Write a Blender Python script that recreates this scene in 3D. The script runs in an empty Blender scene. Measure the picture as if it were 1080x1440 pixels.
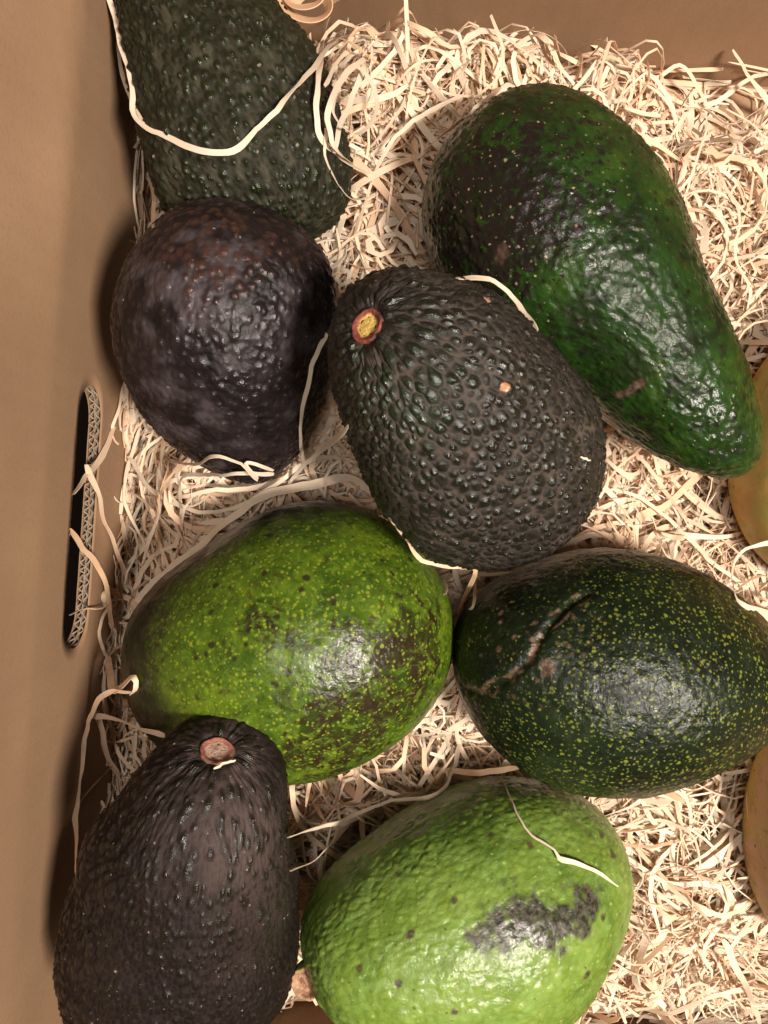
import bpy, math, random
import numpy as np
from mathutils import Vector
from mathutils.bvhtree import BVHTree

sc = bpy.context.scene
CM = 0.01
H = 30.0            # camera height over the box floor, cm
F = 1120.0          # focal length in photograph pixels (1080 x 1440)

# ------------------------------------------------------------------ camera
cam_d = bpy.data.cameras.new('camera')
cam = bpy.data.objects.new('camera', cam_d)
sc.collection.objects.link(cam)
cam.location = (0, 0, H * CM)
cam_d.sensor_fit = 'VERTICAL'
cam_d.sensor_height = 24.0
cam_d.lens = 24.0 * F / 1440.0
cam_d.clip_start = 0.005
cam_d.clip_end = 20.0
sc.camera = cam

# ------------------------------------------------------------------ light of the room
w = bpy.data.worlds.new("World"); sc.world = w; w.use_nodes = True
w.node_tree.nodes['Background'].inputs[0].default_value = (1.0, 0.86, 0.74, 1)
w.node_tree.nodes['Background'].inputs[1].default_value = 0.075

def lamp(name, loc, size, power, col, target=(0.01, 0, 0.05), shape='DISK'):
    d = bpy.data.lights.new(name, 'AREA'); d.shape = shape; d.size = size; d.energy = power; d.color = col
    o = bpy.data.objects.new(name, d); sc.collection.objects.link(o)
    o.location = loc
    o.rotation_euler = (Vector(target) - Vector(loc)).to_track_quat('-Z', 'Y').to_euler()
    return o
lamp('key_lamp', (0.45, -0.27, 1.04), 0.20, 27.0, (1.0, 0.90, 0.80))
lamp('ceiling_lamp', (-0.06, -0.10, 1.4), 0.26, 6.0, (1.0, 0.92, 0.84))

sc.cycles.max_bounces = 7; sc.cycles.diffuse_bounces = 4; sc.cycles.glossy_bounces = 3; sc.cycles.transmission_bounces = 3
vs = sc.view_settings
vs.view_transform = 'Standard'; vs.look = 'None'; vs.gamma = 1.0; vs.exposure = 0.0
vs.use_curve_mapping = False
sc.view_settings.exposure = 0.0

rng = np.random.default_rng(7)
random.seed(7)

# ------------------------------------------------------------------ object helpers
def link(o):
    sc.collection.objects.link(o); return o

def tag(o, label=None, cat=None, group=None, kind=None):
    if label: o['label'] = label
    if cat: o['category'] = cat
    if group: o['group'] = group
    if kind: o['kind'] = kind
    return o

def empty(name, loc, rotz=0.0):
    o = bpy.data.objects.new(name, None); link(o)
    o.location = [c * CM for c in loc]; o.rotation_euler = (0, 0, rotz)
    o.empty_display_size = 0.01
    return o

def mesh_obj(name, V, faces, mat, parent=None, origin=(0, 0, 0), smooth=True, attrs=None, uv=None, flat_mask=None):
    """V in cm (n,3) relative to origin; faces = list of (k,m) int arrays (quads / tris)."""
    me = bpy.data.meshes.new(name)
    V = np.asarray(V, dtype=np.float32) * CM
    me.vertices.add(len(V)); me.vertices.foreach_set('co', V.ravel())
    if not isinstance(faces, list): faces = [faces]
    faces = [np.asarray(f, dtype=np.int32) for f in faces if len(f)]
    tot = np.concatenate([np.full(len(f), f.shape[1], np.int32) for f in faces])
    idx = np.concatenate([f.ravel() for f in faces])
    me.loops.add(len(idx)); me.loops.foreach_set('vertex_index', idx)
    me.polygons.add(len(tot))
    st = np.concatenate([[0], np.cumsum(tot)[:-1]]).astype(np.int32)
    me.polygons.foreach_set('loop_start', st)
    try: me.polygons.foreach_set('loop_total', tot)
    except Exception: pass
    sm = np.full(len(tot), smooth)
    if flat_mask is not None: sm = ~flat_mask
    me.polygons.foreach_set('use_smooth', sm)
    me.update(calc_edges=True)
    me.validate()
    if attrs:
        for k, a in attrs.items():
            at = me.attributes.new(k, 'FLOAT', 'POINT')
            at.data.foreach_set('value', np.asarray(a, dtype=np.float32).ravel())
    if uv is not None:
        l = me.uv_layers.new(name='UVMap')
        l.data.foreach_set('uv', np.asarray(uv, dtype=np.float32)[idx].ravel())
    me.materials.append(mat)
    o = bpy.data.objects.new(name, me); link(o)
    if parent is not None: o.parent = parent
    o.location = [c * CM for c in origin]
    return o

def boxes_mesh(bx):
    V = []; Q = []
    for (x0, x1, y0, y1, z0, z1) in bx:
        b = len(V)
        V += [(x0, y0, z0), (x1, y0, z0), (x1, y1, z0), (x0, y1, z0), (x0, y0, z1), (x1, y0, z1), (x1, y1, z1), (x0, y1, z1)]
        Q += [[b + i for i in q] for q in ((0, 3, 2, 1), (4, 5, 6, 7), (0, 1, 5, 4), (1, 2, 6, 5), (2, 3, 7, 6), (3, 0, 4, 7))]
    return np.array(V, float), np.array(Q)

# ------------------------------------------------------------------ noise
def vnoise(P, seed=0):
    P = np.asarray(P, dtype=np.float64)
    I = np.floor(P).astype(np.int64); f = P - I; f = f * f * f * (f * (f * 6 - 15) + 10)
    def h(x, y, z):
        n = (x * 374761393 + y * 668265263 + z * 2147483647 + seed * 1274126177) & 0xffffffff
        n = ((n ^ (n >> 13)) * 1274126177) & 0xffffffff
        n = ((n ^ (n >> 15)) * 2246822519) & 0xffffffff
        return ((n ^ (n >> 16)) & 0xffffff) / float(0xffffff)
    x, y, z = I[..., 0], I[..., 1], I[..., 2]; fx, fy, fz = f[..., 0], f[..., 1], f[..., 2]
    c = 0
    for dx in (0, 1):
        for dy in (0, 1):
            for dz in (0, 1):
                c = c + h(x + dx, y + dy, z + dz) * (fx if dx else 1 - fx) * (fy if dy else 1 - fy) * (fz if dz else 1 - fz)
    return c * 2 - 1
def fbm(P, scale, octv=3, seed=0):
    s = 0; a = 1.0; t = 0
    for o in range(octv):
        s = s + a * vnoise(np.asarray(P) * scale * (2.03 ** o) + 17.3 * o, seed + o); t += a; a *= .5
    return s / t
def sstep(a, b, x):
    t = np.clip((x - a) / (b - a), 0, 1); return t * t * (3 - 2 * t)

# ------------------------------------------------------------------ node helper
class NT:
    def __init__(s, name):
        s.m = bpy.data.materials.new(name); s.m.use_nodes = True
        s.t = s.m.node_tree; s.t.nodes.clear()
        s.out = s.t.nodes.new('ShaderNodeOutputMaterial')
        s.b = s.t.nodes.new('ShaderNodeBsdfPrincipled')
        s.t.links.new(s.b.outputs[0], s.out.inputs[0])
        tc = s.t.nodes.new('ShaderNodeTexCoord')
        mp = s.t.nodes.new('ShaderNodeMapping'); mp.inputs['Scale'].default_value = (100, 100, 100)
        s.t.links.new(tc.outputs['Object'], mp.inputs[0]); s.co = mp.outputs[0]; s.uv = tc.outputs['UV']
    def L(s, a, sock):
        if isinstance(a, (int, float)): sock.default_value = a
        elif isinstance(a, tuple): sock.default_value = (*a, 1) if len(a) == 3 and len(sock.default_value) == 4 else a
        else: s.t.links.new(a, sock)
    def math(s, op, a, b=0.0, c=None, clamp=False):
        n = s.t.nodes.new('ShaderNodeMath'); n.operation = op; n.use_clamp = clamp
        s.L(a, n.inputs[0]); s.L(b, n.inputs[1])
        if c is not None: s.L(c, n.inputs[2])
        return n.outputs[0]
    def ramp(s, x, lo, hi, a=0.0, b=1.0):
        n = s.t.nodes.new('ShaderNodeMapRange'); n.interpolation_type = 'SMOOTHSTEP'
        s.L(x, n.inputs[0]); s.L(lo, n.inputs[1]); s.L(hi, n.inputs[2]); s.L(a, n.inputs[3]); s.L(b, n.inputs[4])
        return n.outputs[0]
    def mix(s, f, a, b):
        n = s.t.nodes.new('ShaderNodeMix'); n.data_type = 'RGBA'
        s.L(f, n.inputs[0]); s.L(a, n.inputs[6]); s.L(b, n.inputs[7]); return n.outputs[2]
    def noise(s, scale, detail=3, rough=.55, co=None, dist=0.0):
        n = s.t.nodes.new('ShaderNodeTexNoise'); s.L(co or s.co, n.inputs['Vector'])
        n.inputs['Scale'].default_value = scale; n.inputs['Detail'].default_value = detail
        n.inputs['Roughness'].default_value = rough; n.inputs['Distortion'].default_value = dist
        return n.outputs[0]
    def vor(s, scale, co=None, feature='F1', rnd=1.0):
        n = s.t.nodes.new('ShaderNodeTexVoronoi'); n.feature = feature
        s.L(co or s.co, n.inputs['Vector']); n.inputs['Scale'].default_value = scale
        n.inputs['Randomness'].default_value = rnd
        return n
    def attr(s, name):
        n = s.t.nodes.new('ShaderNodeAttribute'); n.attribute_name = name; return n.outputs['Fac']
    def scaled(s, v):
        n = s.t.nodes.new('ShaderNodeMapping'); s.L(s.co, n.inputs[0]); n.inputs['Scale'].default_value = v; return n.outputs[0]
    def bump(s, h, dist, strength=1.0, nrm=None):
        n = s.t.nodes.new('ShaderNodeBump'); s.L(h, n.inputs['Height'])
        n.inputs['Distance'].default_value = dist; n.inputs['Strength'].default_value = strength
        if nrm is not None: s.L(nrm, n.inputs['Normal'])
        return n.outputs[0]
    def set(s, **k):
        for a, v in k.items(): s.L(v, s.b.inputs[a.replace('_', ' ')])
    def specks(s, scale, size, prob, co=None):
        """round dots: 1 inside the dot; a share prob of the cells carries one"""
        wn = s.t.nodes.new('ShaderNodeTexNoise'); s.L(co or s.co, wn.inputs['Vector']); wn.inputs['Scale'].default_value = scale * 1.3; wn.inputs['Detail'].default_value = 2
        va = s.t.nodes.new('ShaderNodeVectorMath'); va.operation = 'MULTIPLY_ADD'
        s.t.links.new(wn.outputs['Color'], va.inputs[0]); va.inputs[1].default_value = (.55 / scale,) * 3; s.L(co or s.co, va.inputs[2])
        v = s.vor(scale, va.outputs[0])
        sep = s.t.nodes.new('ShaderNodeSeparateColor'); s.t.links.new(v.outputs['Color'], sep.inputs[0])
        r = s.math('MULTIPLY', s.math('ADD', sep.outputs[0], .35), size)
        d = s.ramp(v.outputs['Distance'], s.math('MULTIPLY', r, .45), s.math('ADD', r, .03), 1.0, 0.0)
        on = s.math('LESS_THAN', sep.outputs[1], prob)
        return s.math('MULTIPLY', d, on)

# ================================================================== table and box
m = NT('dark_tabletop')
m.set(Base_Color=m.mix(m.noise(.3, 5), (0.010, 0.007, 0.005), (0.018, 0.012, 0.009)), Roughness=.95, **{'Specular_IOR_Level': .1})  # near black colour stands in for the shade behind the hand hole
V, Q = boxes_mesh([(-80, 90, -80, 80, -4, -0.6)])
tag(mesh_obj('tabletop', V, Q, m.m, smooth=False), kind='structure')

def cardboard(name, flute_axis=1, tint=1.0):
    m = NT(name)
    big = m.noise(.25, 4, .6); fib = m.noise(22, 3, .65, co=m.scaled((1, .35, .35)))
    c = m.mix(m.ramp(big, .2, .9), tuple(tint * c for c in (0.255, 0.152, 0.085)), tuple(tint * c for c in (0.305, 0.190, 0.109)))
    c = m.mix(m.ramp(fib, .42, .75, 0, .45), c, tuple(tint * c for c in (0.22, 0.125, 0.07)))
    sp = m.specks(7, .22, .25)
    c = m.mix(m.math('MULTIPLY', sp, .35), c, (0.20, 0.11, 0.06))
    wv = m.t.nodes.new('ShaderNodeTexWave'); wv.wave_type = 'BANDS'; wv.bands_direction = 'XYZ'[flute_axis]
    m.L(m.co, wv.inputs[0]); wv.inputs['Scale'].default_value = .45; wv.inputs['Distortion'].default_value = .6
    n1 = m.bump(m.noise(.12, 1, .4), 0.006, .6)
    n2 = m.bump(wv.outputs[1], 0.00009, .5, n1)
    n3 = m.bump(fib, 0.0001, .5, n2)
    m.set(Base_Color=c, Roughness=m.ramp(fib, .3, .7, .58, .75), Normal=n3)
    m.b.inputs['Specular IOR Level'].default_value = .35
    return m.m
M_card_side = cardboard('kraft_cardboard_side', 1)
M_card_end = cardboard('kraft_cardboard_end', 0)
mc = NT('cut_corrugation')
mc.set(Base_Color=mc.mix(mc.noise(14, 3), (0.14, 0.10, 0.07), (0.40, 0.30, 0.21)), Roughness=.85)

BOX_ROT = -math.radians(4.0)
BOX0 = np.array([-9.0, 0.0]); BCA, BSA = math.cos(BOX_ROT), math.sin(BOX_ROT)
SY, SZ, SHL, SHH = -0.15, 6.12, 3.95, .93      # hand hole: centre y, z, half length, half height
box = tag(empty('cardboard_box', (BOX0[0], BOX0[1], 0), BOX_ROT),
          'open brown corrugated cardboard box with a long hand hole in its left side', 'cardboard box')
BH, BY, BX = 15.0, 17.6, 36.0

def slot_panel(xa, xb):
    n = 160
    ang = list(np.linspace(-math.pi, math.pi, n, endpoint=False))
    cor = [math.atan2(z - SZ, y - SY) for y in (-BY, BY) for z in (0, BH)]
    ang = np.array(sorted(ang + cor)); N = len(ang)
    hole = []; outer = []
    for a in ang:
        cy, cz = math.cos(a), math.sin(a)
        # stadium
        t = 0; lo, hi = 0, 6
        for _ in range(40):
            t = (lo + hi) / 2; y, z = abs(t * cy), abs(t * cz)
            ins = (z < SHH) if y < SHL - 1.0 else (((y - SHL + 1.0) / 1.0) ** 2 + (z / SHH) ** 2 < 1)
            if ins: lo = t
            else: hi = t
        wob = 1 + .012 * math.sin(a * 37) * math.sin(a * 11)
        hole.append((t * cy, t * cz * wob))
        k = 1e9
        if cy > 1e-9: k = min(k, (BY - SY) / cy)
        if cy < -1e-9: k = min(k, (-BY - SY) / cy)
        if cz > 1e-9: k = min(k, (BH - SZ) / cz)
        if cz < -1e-9: k = min(k, (0 - SZ) / cz)
        outer.append((k * cy, k * cz))
    hole = np.array(hole); outer = np.array(outer)
    rings = [0, .03, .07] + list(np.linspace(.12, 1, 40))
    V = []
    for x in (xa, xb):
        for r in rings:
            p = hole * (1 - r) + outer * r
            V.append(np.column_stack([np.full(N, x), p[:, 0] + SY, p[:, 1] + SZ]))
    V = np.concatenate(V); R = len(rings); Q = []
    up_ = np.maximum(V[:, 2] - 8.9, 0)          # upper part of the side bent outward to add a lighter band toward the far end
    V[:, 0] -= (up_ ** 1.5 / (up_ + .8)) * (.10 + .42 * sstep(4.0, 9.5, V[:, 1] + .5 * (V[:, 2] - 9))) 
    V[:, 0] += .05 * fbm(V * [0, 1, 1], .22, 2, 200) * sstep(.6, 3, np.hypot(V[:, 1] - SY, V[:, 2] - SZ) - 2)
    V[:, 0] = np.where((V[:, 1] > BY - .6) | (V[:, 1] < -BY + .6), np.minimum(V[:, 0], xb), V[:, 0])
    i = np.arange(N); j = (i + 1) % N
    for r in range(R - 1):
        Q.append(np.column_stack([r * N + i, r * N + j, (r + 1) * N + j, (r + 1) * N + i]))
        o = R * N
        Q.append(np.column_stack([o + r * N + i, o + (r + 1) * N + i, o + (r + 1) * N + j, o + r * N + j]))
    Q.append(np.column_stack([i, R * N + i, R * N + j, j]))
    e = (R - 1) * N
    Q.append(np.column_stack([e + i, e + j, R * N + e + j, R * N + e + i]))
    return V, np.concatenate(Q)
V, Q = slot_panel(-0.035, 0.0)
side = mesh_obj('side_panel', V, Q, M_card_side, box, smooth=True)
V, Q = slot_panel(-0.395, -0.36)
mesh_obj('outer_liner', V, Q, M_card_side, side, smooth=False)
def wave_strip(xc, amp, lam, ph, up):
    ys = np.arange(-SHL - .6, SHL + .6, lam / 14); n = len(ys)
    x = xc + amp * np.sin(2 * math.pi * ys / lam + ph + .5 * np.sin(ys * 1.7) + np.interp(ys, ys[::12], np.random.default_rng(int(lam * 100)).normal(0, .8, len(ys[::12])))) if amp else np.full(n, xc)
    gq = np.random.default_rng(int(lam * 1000) + up); x = x + np.interp(ys, ys[::9], gq.normal(0, .010, len(ys[::9])))
    dx = np.gradient(x, ys); nn = np.column_stack([np.ones(n), -dx]); nn /= np.linalg.norm(nn, axis=1)[:, None]
    ay = np.clip((np.abs(ys) - SHL + 1.0), 0, 1)
    hz = SHH * np.sqrt(np.maximum(0, 1 - ay ** 2)) + .02 + .02 * np.sin(ys * 31) * np.sin(ys * 13) - np.abs(np.interp(ys, ys[::7], gq.normal(0, .045, len(ys[::7]))))
    za = SZ - hz if not up else SZ + hz
    zb = np.full(n, SZ - 2.6 if not up else SZ + 2.6)
    th = .017
    V = []
    for s in (-1, 1):
        for z in (za, zb):
            V.append(np.column_stack([x + s * th * nn[:, 0], ys + SY + s * th * nn[:, 1], z]))
    V = np.concatenate(V); i = np.arange(n - 1); Q = []
    for a, b in ((0, 1), (3, 2), (2, 0)):
        Q.append(np.column_stack([a * n + i, a * n + i + 1, b * n + i + 1, b * n + i]))
    return V, np.concatenate(Q)
for up in (False, True):
    Vs = []; Qs = []; o = 0
    for a in ((-.115, .060, .36, 0), (-.192, 0, .31, 0), (-.275, .062, .27, 1)):
        V, Q = wave_strip(*a, up); Vs.append(V); Qs.append(Q + o); o += len(V)
    mesh_obj('corrugated_core', np.concatenate(Vs), np.concatenate(Qs), mc.m, side, smooth=False)
V, Q = boxes_mesh([(-.475, BX + .47, BY + .003, BY + .45, 0, BH)]); mesh_obj('end_panel', V, Q, M_card_end, box, smooth=False)
V, Q = boxes_mesh([(-.475, BX + .47, -BY - .45, -BY - .003, 0, BH)]); mesh_obj('end_panel', V, Q, M_card_end, box, smooth=False)
V, Q = boxes_mesh([(BX, BX + .45, -BY, BY, 0, BH)]); mesh_obj('side_panel', V, Q, M_card_side, box, smooth=False)
V, Q = boxes_mesh([(-.47, BX + .46, -BY - .44, BY + .44, -.45, -.003)]); mesh_obj('bottom_panel', V, Q, M_card_end, box, smooth=False)

# ================================================================== fruit surfaces
def fbasis(t, K=6):
    return np.stack([np.ones_like(t)] + [f(k * t) for k in range(1, K + 1) for f in (np.cos, np.sin)], -1)

class Fruit:
    def __init__(s, p, g, nv, nu, dense=2.0):
        cx, cy, z, az, ti, L, R0, R1, R2, b, Qe, R3, R4, b1, b3 = p
        s.c = np.array([(cx - 540) / F * (H - z), (720 - cy) / F * (H - z), z])
        d = np.array([math.cos(ti) * math.cos(az), math.cos(ti) * math.sin(az), math.sin(ti)])
        e1 = np.array([0, 0, 1.]) - d * d[2]; e1 /= np.linalg.norm(e1); e2 = np.cross(d, e1)
        s.d, s.e1, s.e2 = d, e1, e2
        # u: dense toward e1
        q = np.linspace(-1, 1, nu + 1)[:-1]
        ku = np.linspace(-math.pi, math.pi, 2001); dens = np.where(np.abs(ku) < dense, 1.0, .3)
        cum = np.concatenate([[0], np.cumsum((dens[1:] + dens[:-1]) / 2)]); cum = cum / cum[-1] * 2 - 1
        u = np.interp(q, cum, ku); s.u = u
        thf = np.linspace(0, math.pi, 800)
        def gen(th, u):
            th = th[:, None]; u = u[None]
            a = np.cos(th); r = np.maximum(np.sin(th), 0) ** Qe * (R0 - R1 * a + R2 * a * a + R3 * a ** 3 + R4 * a ** 4)
            P = s.c + (L * a)[..., None] * d + (r * np.cos(u))[..., None] * e1 + (r * np.sin(u))[..., None] * e2 \
                + ((b * (a * a - .4) + b3 * a ** 3)[..., None]) * e2 + (b1 * np.maximum(a, 0) ** 2)[..., None] * e1
            v = P[..., :2] - s.c[:2]; t = np.arctan2(v[..., 1], v[..., 0]); rho = np.hypot(v[..., 0], v[..., 1])
            w = np.clip((rho - .8) / 1.8, 0, 1); w = w * w * (3 - 2 * w)
            sc_ = 1 + (fbasis(t) @ np.array(g)) * w
            P[..., :2] = s.c[:2] + v * sc_[..., None]
            return P, np.broadcast_to(r, P.shape[:2])
        Pf, _ = gen(thf, np.array([0.0, 1.57, -1.57]))
        ds = np.linalg.norm(np.diff(Pf, axis=0), axis=2).mean(1); S = np.concatenate([[0], np.cumsum(ds)])
        s.S = np.linspace(0, S[-1], nv); th = np.interp(s.S, S, thf); th[0] = 0; th[-1] = math.pi
        s.P, r = gen(th, u); s.rad = r[:, 0]; s.len = S[-1]
        s.nv, s.nu = nv, nu
        Pu = np.roll(s.P, -1, 1) - np.roll(s.P, 1, 1); Pv = np.gradient(s.P, axis=0)
        N = np.cross(Pu, Pv); n = np.linalg.norm(N, axis=2, keepdims=True); N = N / np.maximum(n, 1e-9)
        N[0] = N[1].mean(0) / np.linalg.norm(N[1].mean(0)); N[-1] = N[-2].mean(0) / np.linalg.norm(N[-2].mean(0))
        if (N * (s.P - s.c)).sum(2).mean() < 0: N = -N
        s.N = N
        s.h = np.zeros((nv, nu)); s.S2 = s.S[:, None]
        sp = [(s.P[int(k)].mean(0), s.rad[int(k)]) for k in np.linspace(0.06, .94, 14) * (nv - 1)]
        s.balls = sp
    def px(s):
        k = F / (H - s.P[..., 2]); return 540 + s.P[..., 0] * k, 720 - s.P[..., 1] * k
    def at(s, px, py):
        """the point of the skin seen at that place of the photograph"""
        x, y = s.px(); view = np.array([0, 0, H]) - s.P
        front = (view * s.N).sum(2) > 0
        dd = np.hypot(x - px, y - py) + np.where(front, 0, 1e6)
        return s.P[np.unravel_index(dd.argmin(), dd.shape)]
    def dist(s, px, py, n=0.0, sc_=1.0, seed=3):
        d = np.linalg.norm(s.P - s.at(px, py), axis=2)
        return d + (n * fbm(s.P, sc_, 4, seed) if n else 0)
    def linedist(s, pts):
        P3 = [s.at(*p) for p in pts]; best = np.full(s.P.shape[:2], 1e9)
        for a, b in zip(P3[:-1], P3[1:]):
            ab = b - a; t = np.clip(((s.P - a) @ ab) / max(ab @ ab, 1e-9), 0, 1)
            best = np.minimum(best, np.linalg.norm(s.P - a - t[..., None] * ab, axis=2))
        return best
    def cells(s, cell, el=1.0, seed=1, el_stem=None, smin=.15, wvar=.25):
        """cellular pattern in surface metric -> F1, F2 (in cell units), id-random"""
        R = np.random.default_rng(seed); nv, nu = s.nv, s.nu
        F1 = np.full((nv, nu), 9.); F2 = np.full((nv, nu), 9.); ID = np.zeros((nv, nu))
        ue = np.concatenate([s.u - 2 * math.pi, s.u, s.u + 2 * math.pi])
        sk = smin
        while sk < s.len - .05:
            e = el if el_stem is None else el + (el_stem - el) * math.exp(-(sk / 1.1) ** 2)
            step = cell * e * .9
            rr = float(np.interp(sk, s.S, s.rad)); n = max(7, int(round(2 * math.pi * rr / cell)))
            c_eff = 2 * math.pi * rr / n
            off = R.random()
            for k in range(n):
                uk = -math.pi + 2 * math.pi * ((k + off + R.uniform(-.38, .38)) % n) / n
                vk = sk + R.uniform(-.42, .42) * step; wk = 1 + R.uniform(-wvar, wvar); idk = R.random()
                i0 = np.searchsorted(s.S, vk - 2.0 * step); i1 = np.searchsorted(s.S, vk + 2.0 * step)
                hw = min(2.0 * cell / max(rr, .12), math.pi)
                j0 = np.searchsorted(ue, uk - hw); j1 = np.searchsorted(ue, uk + hw)
                if i1 <= i0 or j1 <= j0: continue
                jj = np.arange(j0, min(j1, j0 + nu)); jm = jj % nu; du = ue[jj] - uk
                ra = np.maximum(s.rad[i0:i1], .02)[:, None]
                d = np.sqrt(((s.S[i0:i1, None] - vk) / e) ** 2 + (du[None] * ra) ** 2) / (cell * wk)
                ix = np.ix_(np.arange(i0, i1), jm); f1 = F1[ix]; f2 = F2[ix]
                near = d < f1
                F2[ix] = np.where(near, f1, np.minimum(f2, d)); F1[ix] = np.where(near, d, f1)
                ID[ix] = np.where(near, idk, ID[ix])
            sk += step
        return F1, np.minimum(F2, 2.5), ID
    def warpcells(s, *a, **k):
        return s.cells(*a, **k)
    def build(s, name, mat, attrs, parent=None, origin=None):
        P = s.P + s.N * s.h[..., None]
        nv, nu = s.nv, s.nu; o = s.c if origin is None else np.asarray(origin)
        V = np.concatenate([P[0].mean(0)[None], P[1:-1].reshape(-1, 3), P[-1].mean(0)[None]]) - o
        i = np.arange(nv - 3)[:, None]; j = np.arange(nu)[None]; jn = (j + 1) % nu
        a = 1 + i * nu + j; b = 1 + i * nu + jn; c = 1 + (i + 1) * nu + jn; d = 1 + (i + 1) * nu + j
        Q = np.stack([a, d, c, b], -1).reshape(-1, 4)
        j = np.arange(nu); jn = (j + 1) % nu; e = 1 + (nv - 3) * nu; last = len(V) - 1
        T = np.concatenate([np.stack([np.zeros(nu, int), 1 + j, 1 + jn], -1), np.stack([np.full(nu, last), e + jn, e + j], -1)])
        # outward orientation
        q = Q[len(Q) // 2]; n = np.cross(V[q[1]] - V[q[0]], V[q[2]] - V[q[0]])
        if n @ (V[q[0]] + o - s.c) < 0: Q = Q[:, ::-1]; T = T[:, ::-1]
        A = {k: np.concatenate([[x[0].mean()], x[1:-1].ravel(), [x[-1].mean()]]) for k, x in attrs.items()}
        return mesh_obj(name, V, [Q, T], mat, parent, origin=(0, 0, 0) if parent is not None else o, attrs=A)

def skin(name, dark, base, light, scale=.7, net=None, netk=.0, peak=None, peakk=.0, rough=(.42, .3), blot=None, mask=None,
         specks=(), fine=(28, .00012), coat=0.0, coat_r=.12, spec=.24, mask2=None, leather=None, lobal=(.3, .5, .7), mottle=(), matte=False):
    m = NT(name)
    n = m.noise(scale, 4, .6, dist=.4)
    c = m.mix(m.ramp(n, lobal[0], lobal[1]), dark, base); c = m.mix(m.ramp(n, lobal[1], lobal[2]), c, light)
    r = rough[0]
    if net is not None: c = m.mix(m.math('MULTIPLY', m.attr('net'), netk, clamp=True), c, net)
    if peak is not None: c = m.mix(m.math('MULTIPLY', m.attr('bumps'), peakk, clamp=True), c, peak)
    r = m.ramp(m.attr('bumps'), 0.1, .9, rough[0], rough[1])
    if blot is not None:   # (colour, noise scale, strength): irregular blotches, thicker where attribute 'blot' is high
        bn = m.noise(blot[1], 5, .65, dist=.6)
        f = m.ramp(m.math('ADD', bn, m.math('MULTIPLY', m.math('SUBTRACT', m.attr('blot'), .5), .5)), .5, .5 + blot[2])
        c = m.mix(f, c, blot[0]); bf = f
    for (mc_, ms, m0, m1, mo) in mottle:
        c = m.mix(m.ramp(m.noise(ms, 5, .7, dist=.8), m0, m1, 0, mo), c, mc_)
    for sp in specks:      # (colour, scale, size, prob, attribute or None)
        f = m.specks(sp[1], sp[2], sp[3])
        if sp[4]: f = m.math('MULTIPLY', f, m.attr(sp[4]))
        c = m.mix(m.math('MULTIPLY', f, .9), c, sp[0])
    if mask is not None: 
        c = m.mix(m.attr('mask'), c, m.mix(m.ramp(m.noise(6, 3), .4, .6), mask[0], mask[1]))
    if mask2 is not None:
        c = m.mix(m.attr('mask2'), c, m.mix(m.ramp(m.noise(9, 3), .4, .6), mask2[0], mask2[1]))
    nr = None
    if leather: 
        v = m.vor(leather[0], feature='SMOOTH_F1'); nr = m.bump(v.outputs['Distance'], leather[1], leather[2])
    nr = m.bump(m.noise(fine[0], 3, .6), fine[1], 1.0, nr)
    rn = m.noise(3.5, 3)
    dull = m.ramp(m.noise(1.3, 4, .6, dist=.5), .42, .66)
    if matte: dull = m.math('MAXIMUM', dull, m.math('MULTIPLY', m.attr('matte'), .8))
    r = m.math('ADD', r, m.ramp(rn, .3, .7, -.05, .07)); r = m.math('ADD', r, m.math('MULTIPLY', dull, .10))
    if matte: r = m.math('ADD', r, m.math('MULTIPLY', m.attr('matte'), .09))
    m.set(Base_Color=c, Roughness=r, Normal=nr)
    if coat < .2 and peak is not None: m.L(m.ramp(m.attr('bumps'), .1, .8, spec * .55, spec * 1.7), m.b.inputs['Specular IOR Level'])
    else: m.b.inputs['Specular IOR Level'].default_value = spec
    m.L(m.math('MULTIPLY', coat, m.ramp(dull, 0, 1, 1.0, .25)), m.b.inputs['Coat Weight']); m.b.inputs['Coat Roughness'].default_value = coat_r
    if coat: m.L(nr, m.b.inputs['Coat Normal'])
    return m.m

PR = {'A1': (318, 133, 6.5, 1.936, 0.041, 4.68, 2.85, 0.69, 0.18, 0.03, 0.84, -0.06, 0.10, 0.16, -0.18),
 'A2': (328, 496, 7.2, -1.651, -0.608, 4.08, 3.01, 0.62, -0.14, -0.45, 0.90, -0.13, -0.06, 0.00, -0.20),
 'A3': (648, 597, 10.2, 2.462, 0.84, 4.26, 2.86, 0.20, 0.47, -0.17, 0.81, 0, 0, 0.1, 0),
 'A4': (842, 416, 7.4, -0.970, 0.06, 6.17, 3.12, 1.07, 0.01, -0.24, 0.86, -0.19, 0.06, 0.13, -0.20),
 'A5': (404, 906, 6.6, 3.498, -0.022, 4.89, 3.91, 0.29, -0.01, 0.09, 0.90, -0.17, -0.10, -0.12, 0.05),
 'A6': (873, 942, 7.0, 0.016, 0.047, 4.80, 3.46, 0.38, -0.13, 0.04, 0.90, -0.05, 0.06, -0.27, 0.37),
 'A7': (267, 1251, 8.6, 1.291, 0.60, 4.85, 3.02, 0.91, 0.48, -0.08, 0.69, 0.28, 0.55, -0.40, 0.01),
 'A8': (664, 1278, 6.0, -2.875, 0.24, 4.86, 3.60, 0.12, 0.01, 0.33, 0.84, 0.27, 0.13, 0.36, -0.09)}
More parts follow.
